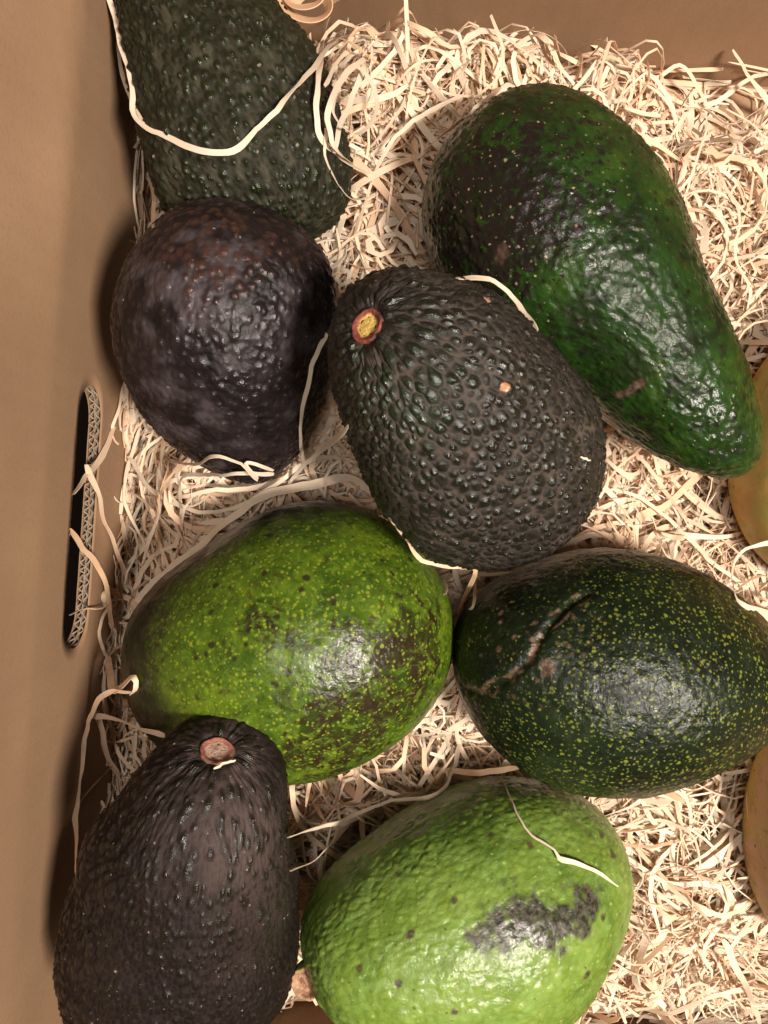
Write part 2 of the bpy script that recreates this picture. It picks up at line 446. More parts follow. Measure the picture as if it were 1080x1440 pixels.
GW = {'A1': [-0.002, 0.008, 0.012, -0.025, -0.011, 0.020, 0.007, -0.003, -0.003, -0.007, 0.003, 0.003, 0.015],
 'A2': [-0.003, -0.000, -0.006, -0.002, 0.003, 0.001, -0.003, -0.001, 0.010, -0.002, 0.003, -0.002, -0.005],
 'A3': [0.003, 0.036, -0.031, -0.042, -0.021, 0.056, 0.016, -0.016, -0.007, 0.006, -0.006, 0.002, 0.011],
 'A4': [-0.030,-0.014,0.025,0.034,-0.026,-0.039,-0.036,-0.021,0.016,-0.000,-0.001,0.004,-0.000],
 'A5': [-0.003, 0.001, -0.004, 0.001, 0.003, -0.003, -0.002, 0.010, -0.004, -0.001, 0.008, -0.003, -0.001],
 'A6': [-0.004, 0.000, -0.002, -0.005, -0.003, -0.002, 0.000, 0.011, 0.000, -0.002, 0.003, 0.002, -0.003],
 'A7': [0.001, -0.026, -0.022, -0.026, 0.013, -0.018, -0.007, -0.011, -0.026, 0.029, 0.011, 0.010, 0.027],
 'A8': [-0.003, -0.012, -0.006, 0.016, 0.017, -0.005, -0.010, 0.010, 0.001, -0.017, 0.002, 0.001, 0.015]}
ALL = {}
def F_(k, nv, nu, **kw):
    f = Fruit(PR[k], GW[k], nv, nu, **kw); ALL[k] = f; return f
GRP = 'avocados lying in the box'

def root_of(f, key):
    z = f.P[..., 2].min(); return empty('avocado', (f.c[0], f.c[1], z)), (f.c[0], f.c[1], z)

def stem_scar(f, origin, parent, mat, r, rim=.05, depth=.05, lift=0.0, seed=2, tilt=None):
    """low lathe: a rim round a sunken, slightly rough disc, set on the stem pole"""
    n = f.N[0, 0]; c = (f.P + f.N * f.h[..., None])[0].mean(0) + n * lift
    if tilt is not None: n = n + np.array(tilt); n /= np.linalg.norm(n)
    a = np.cross(n, [0.3, 1, .2]); a /= np.linalg.norm(a); b = np.cross(n, a)
    rr = np.array([0, .2, .4, .55, .68, .8, .9, 1.0, 1.05]) * r
    hh = np.array([-.3, -.35, -.45, -.7, -.55, .1, .75, .45, -1.6]) * depth + rim; hh[-1] = -.12
    K = 48; V = [c + n * hh[0]]; RA = [0]
    g = np.random.default_rng(seed); ph = g.uniform(0, 6, 4)
    for i in range(1, len(rr)):
        for k in range(K):
            t = 2 * math.pi * k / K; wob = 1 + .05 * math.sin(2 * t + ph[0]) + .03 * math.sin(5 * t + ph[1]) + .015 * math.sin(11 * t + ph[2])
            hz = hh[i] + depth * .12 * math.sin(7 * t + i * 2 + ph[3])
            V.append(c + rr[i] * wob * (math.cos(t) * a + math.sin(t) * b) + n * hz); RA.append(rr[i] / r)
    T = [(0, 1 + k, 1 + (k + 1) % K) for k in range(K)]
    Q = [(1 + i * K + k, 1 + (i + 1) * K + k, 1 + (i + 1) * K + (k + 1) % K, 1 + i * K + (k + 1) % K) for i in range(len(rr) - 2) for k in range(K)]
    return mesh_obj('stem_scar', np.array(V) - origin, [np.array(Q), np.array(T)], mat, parent, attrs={'rr': RA})

def scar_mat(name, inner, inner2, rimc, rimc2, edge):
    m = NT(name); rr = m.math('ADD', m.attr('rr'), m.ramp(m.noise(4, 3), .3, .7, -.08, .08))
    c = m.mix(m.ramp(m.noise(9, 4), .4, .6), inner, inner2)
    c = m.mix(m.ramp(rr, .58, .72), c, m.mix(m.ramp(m.noise(5, 3), .4, .6), rimc, rimc2))
    c = m.mix(m.ramp(rr, .92, 1.04), c, edge)
    m.set(Base_Color=c, Roughness=.55, Normal=m.bump(m.noise(16, 4, .7), .0006, .8)); return m.m

def pole_flat(f, r):
    f.h = f.h * sstep(r * .8, r * 1.5, f.S2) - .05 * (1 - sstep(r * .9, r * 1.6, f.S2))

def pole_wrinkles(f, n, amp, reach, seed=5):
    """ridges that radiate from the stem"""
    U = f.u[None] + .10 * fbm(f.P, 1.2, 2, seed) ; R_ = n / 8.0
    Z = np.stack([np.cos(U) * R_ + 0 * f.S2, np.sin(U) * R_ + 0 * f.S2, f.S2 * 1.3 + 0 * U], -1)
    w_ = 1 - np.abs(fbm(Z, 1.0, 3, seed + 1)) * 3.0
    return amp * w_ * np.exp(-((f.S2 - reach * .65) / (reach * .5)) ** 2) * sstep(.25, .5, f.S2)

# ---- A3: pebbled dark fruit in the middle
f = F_('A3', 330, 560, dense=2.1)
F1, F2, ID = f.cells(.235, 1.3, 3, el_stem=2.2, wvar=.42)
F1 = F1 + .10 * fbm(f.P, 4, 2, 12)
wn = .26 * fbm(f.P, 3.2, 3, 9)
ed = (F2 - F1) + wn
ed = ed + .18 * fbm(f.P, 1.4, 2, 13); bum = sstep(.0, .55, ed) * (0.55 + .45 * ID) 
dome = np.clip(1 - (F1 / .75) ** 2, 0, 1)
G1, G2, GI = f.cells(.13, 1.0, 31, smin=.3)
sub = np.clip(1 - (G1 / .6) ** 2, 0, 1)
tip = np.exp(-(F1 / .40) ** 2) * (.35 + .65 * ID)
f.h = .034 * bum + .070 * tip + .014 * sub + .04 * fbm(f.P, .9, 3, 4) + .012 * fbm(f.P, 5, 2, 11) - .12 * np.exp(-(f.S2 / .40) ** 2)
f.h += pole_wrinkles(f, 46, .035, 1.0)
net = np.clip((1 - sstep(.0, .28, ed)) * (.55 + .6 * fbm(f.P, 1.5, 3, 10)), 0, 1)
green = np.exp(-(f.dist(545, 560, .5, .8) / 1.4) ** 2)
mat = skin('pebbled_black_avocado_skin', (0.012, 0.009, 0.007), (0.019, 0.0145, 0.0115), (0.031, 0.024, 0.019), 1.2,
           net=(0.110, 0.084, 0.063), netk=.62, peak=(0.008, 0.0075, 0.005), peakk=1.3, rough=(.55, .10), fine=(30, .00018),
           mask=((0.012, 0.03, 0.008), (0.02, 0.04, 0.012)), specks=(((0.16, 0.13, 0.11), 5, .13, .25, None),), spec=.36,
           mask2=((0.35, 0.16, 0.08), (0.5, 0.3, 0.18)))
crumb = np.maximum(1 - sstep(.09, .12, f.dist(708, 545, .06, 6)), 1 - sstep(.07, .10, f.dist(683, 424, .05, 6)))
pole_flat(f, .40)
rt, og = root_of(f, 'A3')
tag(rt, 'blackish pebbly avocado in the middle with a yellow stem scar ringed in red', 'avocado', GRP)
f.build('skin', mat, {'bumps': np.clip(tip * 1.4, 0, 1), 'net': net, 'mask': green * bum * .55, 'mask2': crumb}, rt, og)
stem_scar(f, og, rt, scar_mat('yellow_red_stem_scar', (0.78, 0.55, 0.16), (0.62, 0.38, 0.09), (0.26, 0.06, 0.045), (0.17, 0.03, 0.03), (0.05, 0.03, 0.02)), .40, rim=.03, depth=.05)

# ---- A1: grey green warty fruit at the top
f = F_('A1', 330, 500)
F1, F2, ID = f.cells(.25, 1.35, 11, wvar=.38)
G1, G2, GI = f.cells(.17, 1.9, 12)
keep = (ID > .15)
F1 = F1 + .08 * fbm(f.P, 4, 2, 17); b1 = np.exp(-(F1 / .34) ** 2) * keep * (.45 + .55 * ID)
b2 = np.clip(1 - (G1 / .62) ** 2, 0, 1) * (.3 + .7 * GI)
patch = sstep(-.2, .3, fbm(f.P, .6, 2, 8))
f.h = .105 * b1 + .034 * b2 * (1 - .5 * patch) + .07 * fbm(f.P, .5, 3, 14) + .02 * fbm(f.P, 3, 3, 15)
net = (1 - sstep(0, .30, G2 - G1 + .25 * fbm(f.P, 3, 2, 19))) * .40 * (1 - b1) + .75 * sstep(-.05, .45, fbm(np.stack([f.P @ f.d * .45, f.P @ f.e1, f.P @ f.e2], -1), 3.2, 3, 16)) * (1 - b1)
mat = skin('grey_green_warty_skin', (0.008, 0.0075, 0.004), (0.013, 0.012, 0.0065), (0.022, 0.0195, 0.0115), .9,
           net=(0.082, 0.074, 0.050), netk=.50, peak=(0.009, 0.014, 0.004), peakk=1.2, rough=(.55, .10), fine=(24, .0002),
           specks=(((0.20, 0.17, 0.12), 3.2, .14, .25, None),))
o = f.build('avocado', mat, {'bumps': b1, 'net': np.clip(net, 0, 1)})
tag(o, 'large grey green warty avocado against the cardboard wall with a shaving looped across it', 'avocado', GRP)

# ---- A2: round purple black fruit
f = F_('A2', 280, 440)
F1, F2, ID = f.cells(.25, 1.1, 21, wvar=.4)
G1, G2, GI = f.cells(.16, 1.0, 22)
b1 = np.exp(-(F1 / .42) ** 2) * (ID > .3) * (.4 + .6 * ID)
b2 = np.clip(1 - (G1 / .62) ** 2, 0, 1)
f.h = .055 * b1 + .018 * b2 + .055 * fbm(f.P, .8, 3, 24) + .018 * fbm(f.P, 2.4, 3, 25) + .012 * fbm(f.P, 5, 2, 28) - .06 * fbm(f.P, .35, 1, 26)
bl = f.dist(300, 330, .9, .9); red = np.exp(-(bl / 1.3) ** 2) * b1
net = np.clip(sstep(-.05, .45, fbm(f.P, 1.3, 4, 27)) * (1 - .5 * b1), 0, 1)
mat = skin('purple_black_waxy_skin', (0.005, 0.0035, 0.0036), (0.009, 0.006, 0.0062), (0.016, 0.0105, 0.011), .9,
           net=(0.060, 0.048, 0.051), netk=.75, peak=(0.016, 0.010, 0.010), peakk=.5, rough=(.38, .14), fine=(26, .00015),
           mask=((0.07, 0.024, 0.014), (0.045, 0.02, 0.012)), specks=(((0.22, 0.18, 0.15), 4.5, .12, .22, None),), coat=.15, coat_r=.2)
o = f.build('avocado', mat, {'bumps': b1, 'net': net, 'mask': np.clip(red * 1.1, 0, 1)})
tag(o, 'round purple black avocado beside the cardboard wall with its neck pointing down', 'avocado', GRP)

# ---- A7: brown purple fruit at lower left, stem toward the viewer
f = F_('A7', 330, 500)
F1, F2, ID = f.cells(.22, 1.5, 41, el_stem=2.6, wvar=.42)
G1, G2, GI = f.cells(.14, 1.8, 42)
b1 = np.exp(-(F1 / .38) ** 2) * (ID > .3) * (.4 + .6 * ID)
b2 = np.clip(1 - (G1 / .62) ** 2, 0, 1) * (.3 + .7 * GI)
f.h = .062 * b1 + .034 * b2 + .06 * fbm(f.P, .7, 3, 44) + .016 * fbm(f.P, 2.8, 3, 45) - .10 * np.exp(-(f.S2 / .42) ** 2) + pole_wrinkles(f, 52, .032, 1.0, 46)
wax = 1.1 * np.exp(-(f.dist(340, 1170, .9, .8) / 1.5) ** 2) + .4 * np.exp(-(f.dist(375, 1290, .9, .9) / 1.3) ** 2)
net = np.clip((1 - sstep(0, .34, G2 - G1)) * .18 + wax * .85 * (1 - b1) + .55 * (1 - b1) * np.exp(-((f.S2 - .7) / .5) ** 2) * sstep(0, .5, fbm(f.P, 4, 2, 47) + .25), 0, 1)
mat = skin('brown_purple_avocado_skin', (0.005, 0.003, 0.0026), (0.0085, 0.005, 0.0043), (0.014, 0.0085, 0.0075), .8,
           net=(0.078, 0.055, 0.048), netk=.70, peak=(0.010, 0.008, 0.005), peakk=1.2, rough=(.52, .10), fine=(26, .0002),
           specks=(((0.20, 0.15, 0.13), 5, .14, .35, None),))
pole_flat(f, .39)
rt, og = root_of(f, 'A7')
tag(rt, 'brown purple avocado at the lower left with a pink ringed stem scar facing up', 'avocado', GRP)
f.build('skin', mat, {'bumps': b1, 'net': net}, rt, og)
stem_scar(f, og, rt, scar_mat('pink_stem_scar', (0.46, 0.31, 0.24), (0.33, 0.20, 0.14), (0.30, 0.11, 0.075), (0.22, 0.07, 0.05), (0.10, 0.065, 0.04)), .39, rim=.03, depth=.045)

# ---- A4: long glossy green fruit at upper right
f = F_('A4', 290, 380)
F1, F2, ID = f.cells(.34, 1.3, 51, wvar=.3)
F3, F4, ID2 = f.cells(.15, 1.0, 52)
b1 = np.exp(-(F1 / .45) ** 2) * ID
dotm = np.exp(-(F3 / .30) ** 2) * (ID2 > .55)
dk = np.clip(1.15 * np.exp(-(f.dist(690, 290, 1.0, .6, 54) / 3.0) ** 2) + .5 * np.exp(-(f.dist(700, 380, .8, .8, 55) / 1.6) ** 2) - .5 * np.exp(-(f.dist(800, 420, .5, .8) / 1.8) ** 2), 0, 1) * .72 + .10
f.h = .020 * b1 + .045 * fbm(f.P, .7, 3, 56) + .030 * fbm(f.P, 1.7, 3, 57) + .020 * fbm(f.P, 4.4, 2, 58) + .020 * np.exp(-(F3 / .4) ** 2) * (ID2 > .5) + .014 * dotm * (.2 + dk)
mk = np.maximum(1 - sstep(.05, .12, f.linedist([(868, 556), (884, 549), (902, 536)]) + .05 * fbm(f.P, 6, 2, 59)), .6 * (1 - sstep(.1, .3, f.dist(705, 358, .25, 3))))
mat = skin('glossy_green_avocado_skin', (0.006, 0.012, 0.003), (0.010, 0.027, 0.004), (0.026, 0.052, 0.006), .55,
           peak=(0.05, 0.15, 0.02), peakk=.12, rough=(.30, .24), matte=True, mottle=(((0.010, 0.014, 0.004), 1.4, .50, .62, .75), ((0.007, 0.006, 0.004), 4.5, .60, .66, .9)), blot=((0.011, 0.008, 0.006), 3.4, .09), spec=.17, coat=.42, coat_r=.05, fine=(18, .00012),
           mask=((0.05, 0.030, 0.020), (0.10, 0.06, 0.045)),
           specks=(((0.30, 0.20, 0.12), 6.0, .22, .55, 'blot'), ((0.008, 0.007, 0.005), 3.6, .40, .45, None), ((0.30, 0.22, 0.12), 5, .14, .2, None)), leather=(4.6, .0005, .75), lobal=(.35, .52, .72))
o = f.build('avocado', mat, {'bumps': b1, 'net': dk, 'blot': dk, 'mask': mk, 'matte': np.clip(1.2 * np.exp(-((f.linedist([(905, 400), (965, 490)]) + .3 * fbm(f.P, 1.2, 3, 53)) / 1.25) ** 2), 0, 1)})
tag(o, 'long glossy dark green avocado at the upper right, its narrow neck pointing down', 'avocado', GRP)

# ---- A5: bright green fruit with brown mottling, left
f = F_('A5', 260, 360)
F1, F2, ID = f.cells(.22, 1.1, 61)
b1 = np.exp(-(F1 / .5) ** 2) * ID
dk = 1.05 * np.exp(-(f.dist(500, 980, .9, .8, 62) / 1.5) ** 2) + .85 * np.exp(-(f.linedist([(250, 760), (330, 725), (430, 705)]) / 1.2) ** 2) + .95 * np.exp(-(f.dist(580, 920, .6, .8, 63) / 1.2) ** 2) \
    + .7 * np.exp(-(f.dist(185, 900, .6, .8) / 1.5) ** 2) + .55 * np.exp(-(f.dist(360, 870, .8, .9, 64) / .9) ** 2) + .6 * np.exp(-(f.dist(470, 1070, .6, .8) / 1.2) ** 2)
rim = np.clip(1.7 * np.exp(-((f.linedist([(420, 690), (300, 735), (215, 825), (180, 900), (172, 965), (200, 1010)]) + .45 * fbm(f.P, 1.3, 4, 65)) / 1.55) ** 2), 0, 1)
f.h = .010 * b1 + .045 * fbm(f.P, .7, 3, 66) + .015 * fbm(f.P, 2.0, 3, 67) + .010 * fbm(f.P, 4.5, 2, 68)
mat = skin('bright_green_mottled_skin', (0.024, 0.050, 0.004), (0.052, 0.090, 0.006), (0.100, 0.145, 0.009), .8,
           rough=(.33, .28), mottle=(((0.020, 0.045, 0.004), 1.8, .45, .62, .7), ((0.10, 0.16, 0.012), 3.5, .5, .65, .6), ((0.030, 0.018, 0.006), 3.2, .54, .68, .75), ((0.05, 0.035, 0.006), 6, .55, .7, .6)), blot=((0.020, 0.012, 0.006), 1.9, .13), spec=.15, coat=.30, coat_r=.06, fine=(20, .00010),
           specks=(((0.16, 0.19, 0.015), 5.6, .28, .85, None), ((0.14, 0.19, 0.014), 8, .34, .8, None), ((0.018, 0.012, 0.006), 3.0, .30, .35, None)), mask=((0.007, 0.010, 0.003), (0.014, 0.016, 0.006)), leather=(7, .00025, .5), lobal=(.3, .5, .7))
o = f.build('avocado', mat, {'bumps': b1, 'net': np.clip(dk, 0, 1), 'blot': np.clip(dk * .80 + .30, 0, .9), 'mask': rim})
tag(o, 'bright green avocado mottled with brown at the left, below the round purple one', 'avocado', GRP)

# ---- A6: dark green fruit with yellow flecks, right
f = F_('A6', 290, 400)
F1, F2, ID = f.cells(.19, 1.1, 71)
b1 = np.exp(-(F1 / .5) ** 2) * ID
cr = f.linedist([(828, 835), (800, 850), (772, 882), (748, 925), (722, 952), (690, 970), (655, 972)])
f.h = .012 * b1 + .05 * fbm(f.P, .6, 3, 76) + .018 * fbm(f.P, 2.2, 3, 77) + .012 * fbm(f.P, 4.5, 2, 75) - .09 * np.exp(-(cr / .11) ** 2) + .015 * np.exp(-((cr - .3) / .25) ** 2)
lob = np.exp(-(f.dist(705, 890) / 1.7) ** 4); f.h += .13 * lob
few = np.clip(.18 + .95 * sstep(1.6, 3.2, f.dist(690, 880, .7, .8, 78)) * (1 - .5 * sstep(0, .5, fbm(f.P, .8, 3, 79))), 0, 1)
mk = .8 * (1 - sstep(.01, .07, np.abs(cr + .16 * fbm(f.P, 2.5, 3, 80) - .10))) * sstep(-.15, .15, fbm(f.P, 3.4, 3, 81) + .05)
mk = np.maximum(mk, .7 * (1 - sstep(.12, .25, f.dist(768, 938, .2, 3))))
# corky lenticels on the lobe
C1, C2, CI = f.cells(.36, 1.0, 83); mk = np.maximum(mk, (1 - sstep(.08, .18, C1 + .16 * fbm(f.P, 5, 2, 84))) * (CI > .4) * np.exp(-(f.dist(730, 880) / 1.7) ** 4))
mat = skin('dark_green_flecked_skin', (0.004, 0.0065, 0.003), (0.0065, 0.011, 0.004), (0.011, 0.018, 0.006), .8,
           rough=(.36, .27), blot=((0.010, 0.012, 0.008), .9, .2), spec=.16, coat=.24, coat_r=.08, fine=(16, .0002),
           mask=((0.07, 0.04, 0.025), (0.15, 0.09, 0.06)),
           specks=(((0.14, 0.16, 0.02), 5.8, .29, .95, 'few'), ((0.10, 0.125, 0.018), 8.6, .33, .9, 'few'), ((0.15, 0.14, 0.03), 6, .22, .8, None)), leather=(5.2, .0005, .7))
f_ = {'bumps': b1, 'net': few, 'few': few, 'blot': np.clip(1 - few, 0, 1) * .6, 'mask': mk}
o = f.build('avocado', mat, f_)
tag(o, 'dark green avocado flecked with yellow, with a corky brown crease at its left end', 'avocado', GRP)

# ---- A8: light green fruit, bottom
f = F_('A8', 300, 400)
F1, F2, ID = f.cells(.24, 1.35, 91, el_stem=2.2, wvar=.3)
b1 = sstep(-.05, .6, F2 - F1 + .40 * fbm(f.P, 3.2, 3, 90)) * (.35 + .65 * ID)
f.h = .026 * b1 + .05 * fbm(f.P, .7, 3, 96) + .022 * fbm(f.P, 2.4, 3, 97) + .016 * fbm(f.P, 4.5, 2, 94) - .16 * np.exp(-(f.S2 / .45) ** 2) + pole_wrinkles(f, 30, .04, 1.0, 98)
pt = np.clip(1.15 * np.exp(-(f.linedist([(700, 1310), (735, 1275), (770, 1310), (820, 1275)]) / .62) ** 2), 0, 1) + .35 * np.exp(-(f.dist(670, 1325) / .6) ** 2) + .30 * np.exp(-(f.dist(845, 1170) / .8) ** 2)
pm = sstep(.30, .90, pt + .75 * fbm(f.P, 3.2, 4, 99)) * (1 - .5 * b1 * sstep(-.1, .3, fbm(f.P, 5, 2, 95)))
spots = np.zeros_like(pm)
for (x, y, r) in ((578, 1312, .12), (826, 1370, .15), (845, 1175, .16), (860, 1200, .12), (820, 1215, .10), (505, 1362, .08), (470, 1270, .08), (560, 1385, .10), (640, 1265, .08), (640, 1420, .10), (825, 1250, .14), (690, 1175, .08), (745, 1190, .09), (560, 1230, .06), (720, 1130, .07), (780, 1145, .09), (850, 1290, .07), (600, 1200, .06), (445, 1320, .07)):
    spots = np.maximum(spots, 1 - sstep(r * .55, r * 1.15, f.dist(x, y, .12, 5, x)))
top_shade = np.exp(-(f.linedist([(560, 1150), (640, 1110), (760, 1100)]) / 1.5) ** 2)  # shade below the flecked fruit, put into the colour as darker green
mat = skin('light_green_avocado_skin', (0.070, 0.120, 0.014), (0.135, 0.205, 0.026), (0.21, 0.29, 0.055), .8,
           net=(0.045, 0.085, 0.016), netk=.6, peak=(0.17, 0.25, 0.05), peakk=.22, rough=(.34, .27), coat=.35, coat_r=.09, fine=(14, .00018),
           mask=((0.014, 0.010, 0.009), (0.065, 0.052, 0.046)), mask2=((0.03, 0.022, 0.016), (0.08, 0.05, 0.03)),
           specks=(((0.24, 0.32, 0.08), 6, .26, .4, None), ((0.05, 0.09, 0.012), 5, .2, .35, None)), mottle=(((0.16, 0.26, 0.06), 1.4, .45, .65, .6), ((0.05, 0.10, 0.012), 3.5, .55, .7, .5)))
pole_flat(f, .33)
rt, og = root_of(f, 'A8')
tag(rt, 'light green avocado at the bottom with a grey brown scuff and a corky stem stub', 'avocado', GRP)
f.build('skin', mat, {'bumps': b1, 'net': np.clip(.55 * (1 - b1) + .75 * top_shade, 0, 1), 'mask': pm * .95, 'mask2': spots * .9}, rt, og)
stem_scar(f, og, rt, scar_mat('corky_stem_stub', (0.40, 0.22, 0.12), (0.22, 0.11, 0.06), (0.42, 0.25, 0.14), (0.28, 0.15, 0.08), (0.30, 0.32, 0.05)), .43, rim=.34, depth=.13, seed=6, tilt=(.45, .35, 1.5))

# ---- mangoes at the right edge
def mango(key, p, mat, label):
    f = Fruit(p, [0] * 13, 110, 160); ALL[key] = f
    f.h = .03 * fbm(f.P, .6, 3, 5)
    o = f.build('mango', mat, {'bumps': f.h * 0})
    tag(o, label, 'mango', 'mangoes at the right of the box')
m1 = skin('orange_yellow_mango_skin', (0.52, 0.28, 0.08), (0.60, 0.38, 0.11), (0.48, 0.40, 0.11), .45, mottle=(((0.42, 0.36, 0.09), .5, .42, .62, .8), ((0.34, 0.17, 0.06), 2.2, .5, .7, .6), ((0.55, 0.38, 0.18), 5, .6, .75, .5)), rough=(.42, .42), specks=(((0.6, 0.42, 0.16), 4, .16, .3, None), ((0.20, 0.11, 0.04), 2.2, .16, .35, None)), fine=(12, .0001))
m2 = skin('olive_pink_mango_skin', (0.46, 0.24, 0.14), (0.48, 0.31, 0.11), (0.44, 0.34, 0.06), .4, mottle=(((0.50, 0.27, 0.17), .7, .45, .6, .8), ((0.22, 0.15, 0.03), 2.0, .5, .7, .6), ((0.5, 0.36, 0.24), 4, .6, .72, .6)), rough=(.45, .42), specks=(((0.6, 0.45, 0.3), 5, .18, .5, None), ((0.14, 0.07, 0.03), 2.4, .16, .35, None)), fine=(12, .0001), mask=((0.5, 0.3, 0.2), (0.3, 0.2, 0.1)))
mango('M1', (1212, 622, 4.7, 1.3, 0.1, 4.9, 3.75, .1, 0, .1, .95, 0, 0, 0, 0), m1, 'smooth orange yellow mango under the neck of the long green avocado')
mango('M2', (1196, 1150, 5.0, 1.45, 0.05, 4.5, 3.1, .2, 0, -.2, .95, 0, 0, 0, 0), m2, 'olive and pink mango at the right edge below the flecked avocado')

# ================================================================== wood wool
m = NT('pale_wood_shaving')
uvs = m.t.nodes.new('ShaderNodeMapping'); m.L(m.uv, uvs.inputs[0]); uvs.inputs['Scale'].default_value = (14.0, .5, 1)
gr = m.noise(3.0, 4, .6, co=uvs.outputs[0])
tone = m.attr('tone')
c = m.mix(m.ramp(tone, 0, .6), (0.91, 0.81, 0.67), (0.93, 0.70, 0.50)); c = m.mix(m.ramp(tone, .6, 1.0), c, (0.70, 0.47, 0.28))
c = m.mix(m.ramp(gr, .45, .75, 0, .45), c, (0.72, 0.54, 0.35))
c = m.mix(m.ramp(m.noise(1.2, 2), .6, .8, 0, .2), c, (0.52, 0.34, 0.2))
m.set(Base_Color=c, Roughness=.62, Normal=m.bump(gr, .00018, .7))
m.b.inputs['Specular IOR Level'].default_value = .35
ml = m.t.nodes.new('ShaderNodeBsdfTranslucent'); m.L(c, ml.inputs[0])
mx = m.t.nodes.new('ShaderNodeMixShader'); mx.inputs[0].default_value = .40
m.t.links.new(m.b.outputs[0], mx.inputs[1]); m.t.links.new(ml.outputs[0], mx.inputs[2]); m.t.links.new(mx.outputs[0], m.out.inputs[0])
M_WOOD = m.m

def ribbon_arrays(C, width, roll, thick=.014, tone=None):
    """C (N,M,3) centre lines, width (N,M), roll (N,M) -> verts, quads, uv, tone, flat mask"""
    N, M = C.shape[:2]
    T = np.gradient(C, axis=1); T /= np.maximum(np.linalg.norm(T, axis=2, keepdims=True), 1e-9)
    up = np.zeros_like(C); up[..., 2] = 1.0
    S = np.cross(T, up); n = np.linalg.norm(S, axis=2, keepdims=True)
    S = np.where(n > .05, S / np.maximum(n, 1e-6), np.array([1., 0, 0])); U = np.cross(S, T)
    cr, sr = np.cos(roll)[..., None], np.sin(roll)[..., None]
    W = S * cr + U * sr; Nn = -S * sr + U * cr
    w = width[..., None] / 2; t = thick / 2
    c0, c1, c2, c3 = C - W * w + Nn * t, C + W * w + Nn * t, C + W * w - Nn * t, C - W * w - Nn * t
    V = np.stack([c0, c1, c1, c2, c2, c3, c3, c0], 2)   # every face strip has vertices of its own: crisp edges
    seg = np.linalg.norm(np.diff(C, axis=1), axis=2); Ls = np.concatenate([np.zeros((N, 1)), np.cumsum(seg, 1)], 1)
    base = (np.arange(N)[:, None] * M + np.arange(M - 1)[None]) * 8
    qs = []
    for k in (0, 2, 4, 6):
        a = base + k; b = base + k + 1
        qs.append(np.stack([a, b, b + 8, a + 8], -1).reshape(-1, 4))
    qs = np.concatenate(qs)
    off = np.random.default_rng(N * 7 + M).uniform(0, 50, (N, 1, 1))
    uv = np.zeros((N, M, 8, 2)); uv[..., 0] = off + np.array([0, .25, .25, .25, .25, 0, 0, 0])[None, None]; uv[..., 1] = Ls[..., None] + off * 3
    tn = np.broadcast_to((tone if tone is not None else np.zeros(N))[:, None, None], (N, M, 8))
    return V.reshape(-1, 3), qs, uv.reshape(-1, 2), tn.ravel(), np.zeros(len(qs), bool)

def bed_h(x, y, want_edge=False):
    """height of the top of the shavings"""
    xl = (x - BOX0[0]) * BCA + (y - BOX0[1]) * BSA; yl = -(x - BOX0[0]) * BSA + (y - BOX0[1]) * BCA
    h = 3.1 + 0 * x
    h = h + 2.4 * np.exp(-(((x + .5) / 3.2) ** 2 + ((y - 11.5) / 3.6) ** 2))
    h = h + 2.0 * np.exp(-(((x - 3.5) / 5) ** 2 + ((y - 15.0) / 2.2) ** 2))
    h = h + .9 * np.exp(-(((x - 7.5) / 4.5) ** 2 + ((y + 11) / 4) ** 2))
    h = h + .8 * np.exp(-(((x - 6) / 3) ** 2 + ((y - .5) / 3) ** 2))
    h = h + 1.7 * np.exp(-(((x + 4.6) / 2.6) ** 2 + ((y - 1.2) / 1.6) ** 2))
    h = h - 1.3 * np.exp(-(xl / 1.6) ** 2)
    h = h + .5 * np.sin(x * .9 + 1) * np.cos(y * .8)
    rag = .45 * np.sin(x * 1.3) + .35 * np.sin(x * 3.1 + y) + .25 * np.sin(x * 5.7 - y * 2)
    edge_t = sstep(17.7, 15.2, yl + rag + 2.6 * sstep(7.5, 12.5, x)); edge_b = sstep(-17.6, -15.2, yl + rag)
    e = np.minimum(edge_t, edge_b)
    return (h * (.10 + .90 * e), e) if want_edge else h * (.10 + .90 * e)

BALLS = [(c_, r_) for f in ALL.values() for (c_, r_) in f.balls]
def push_out(C, mg=.06):
    for it in range(3):
        for c_, r_ in BALLS:
            v = C - c_; d = np.linalg.norm(v, axis=-1); R = r_ + mg
            ins = d < R
            if not ins.any(): continue
            vv = v[ins]; dd = d[ins]
            vv[:, 2] = np.minimum(vv[:, 2], .0) - .35 * r_ * (vv[:, 2] < 0)     # sideways and down, never over the fruit
            nn = np.linalg.norm(vv, axis=1, keepdims=True)
            C[ins] = c_ + vv / np.maximum(nn, 1e-6) * R
    C[..., 2] = np.maximum(C[..., 2], .06)
    xl = (C[..., 0] - BOX0[0]) * BCA + (C[..., 1] - BOX0[1]) * BSA; yl = -(C[..., 0] - BOX0[0]) * BSA + (C[..., 1] - BOX0[1]) * BCA
    xl = np.maximum(xl, .1 + .05 * np.sin(yl * 9)); yl = np.clip(yl, -17.4, 17.4)
    C[..., 0] = BOX0[0] + xl * BCA - yl * BSA; C[..., 1] = BOX0[1] + xl * BSA + yl * BCA
    return C

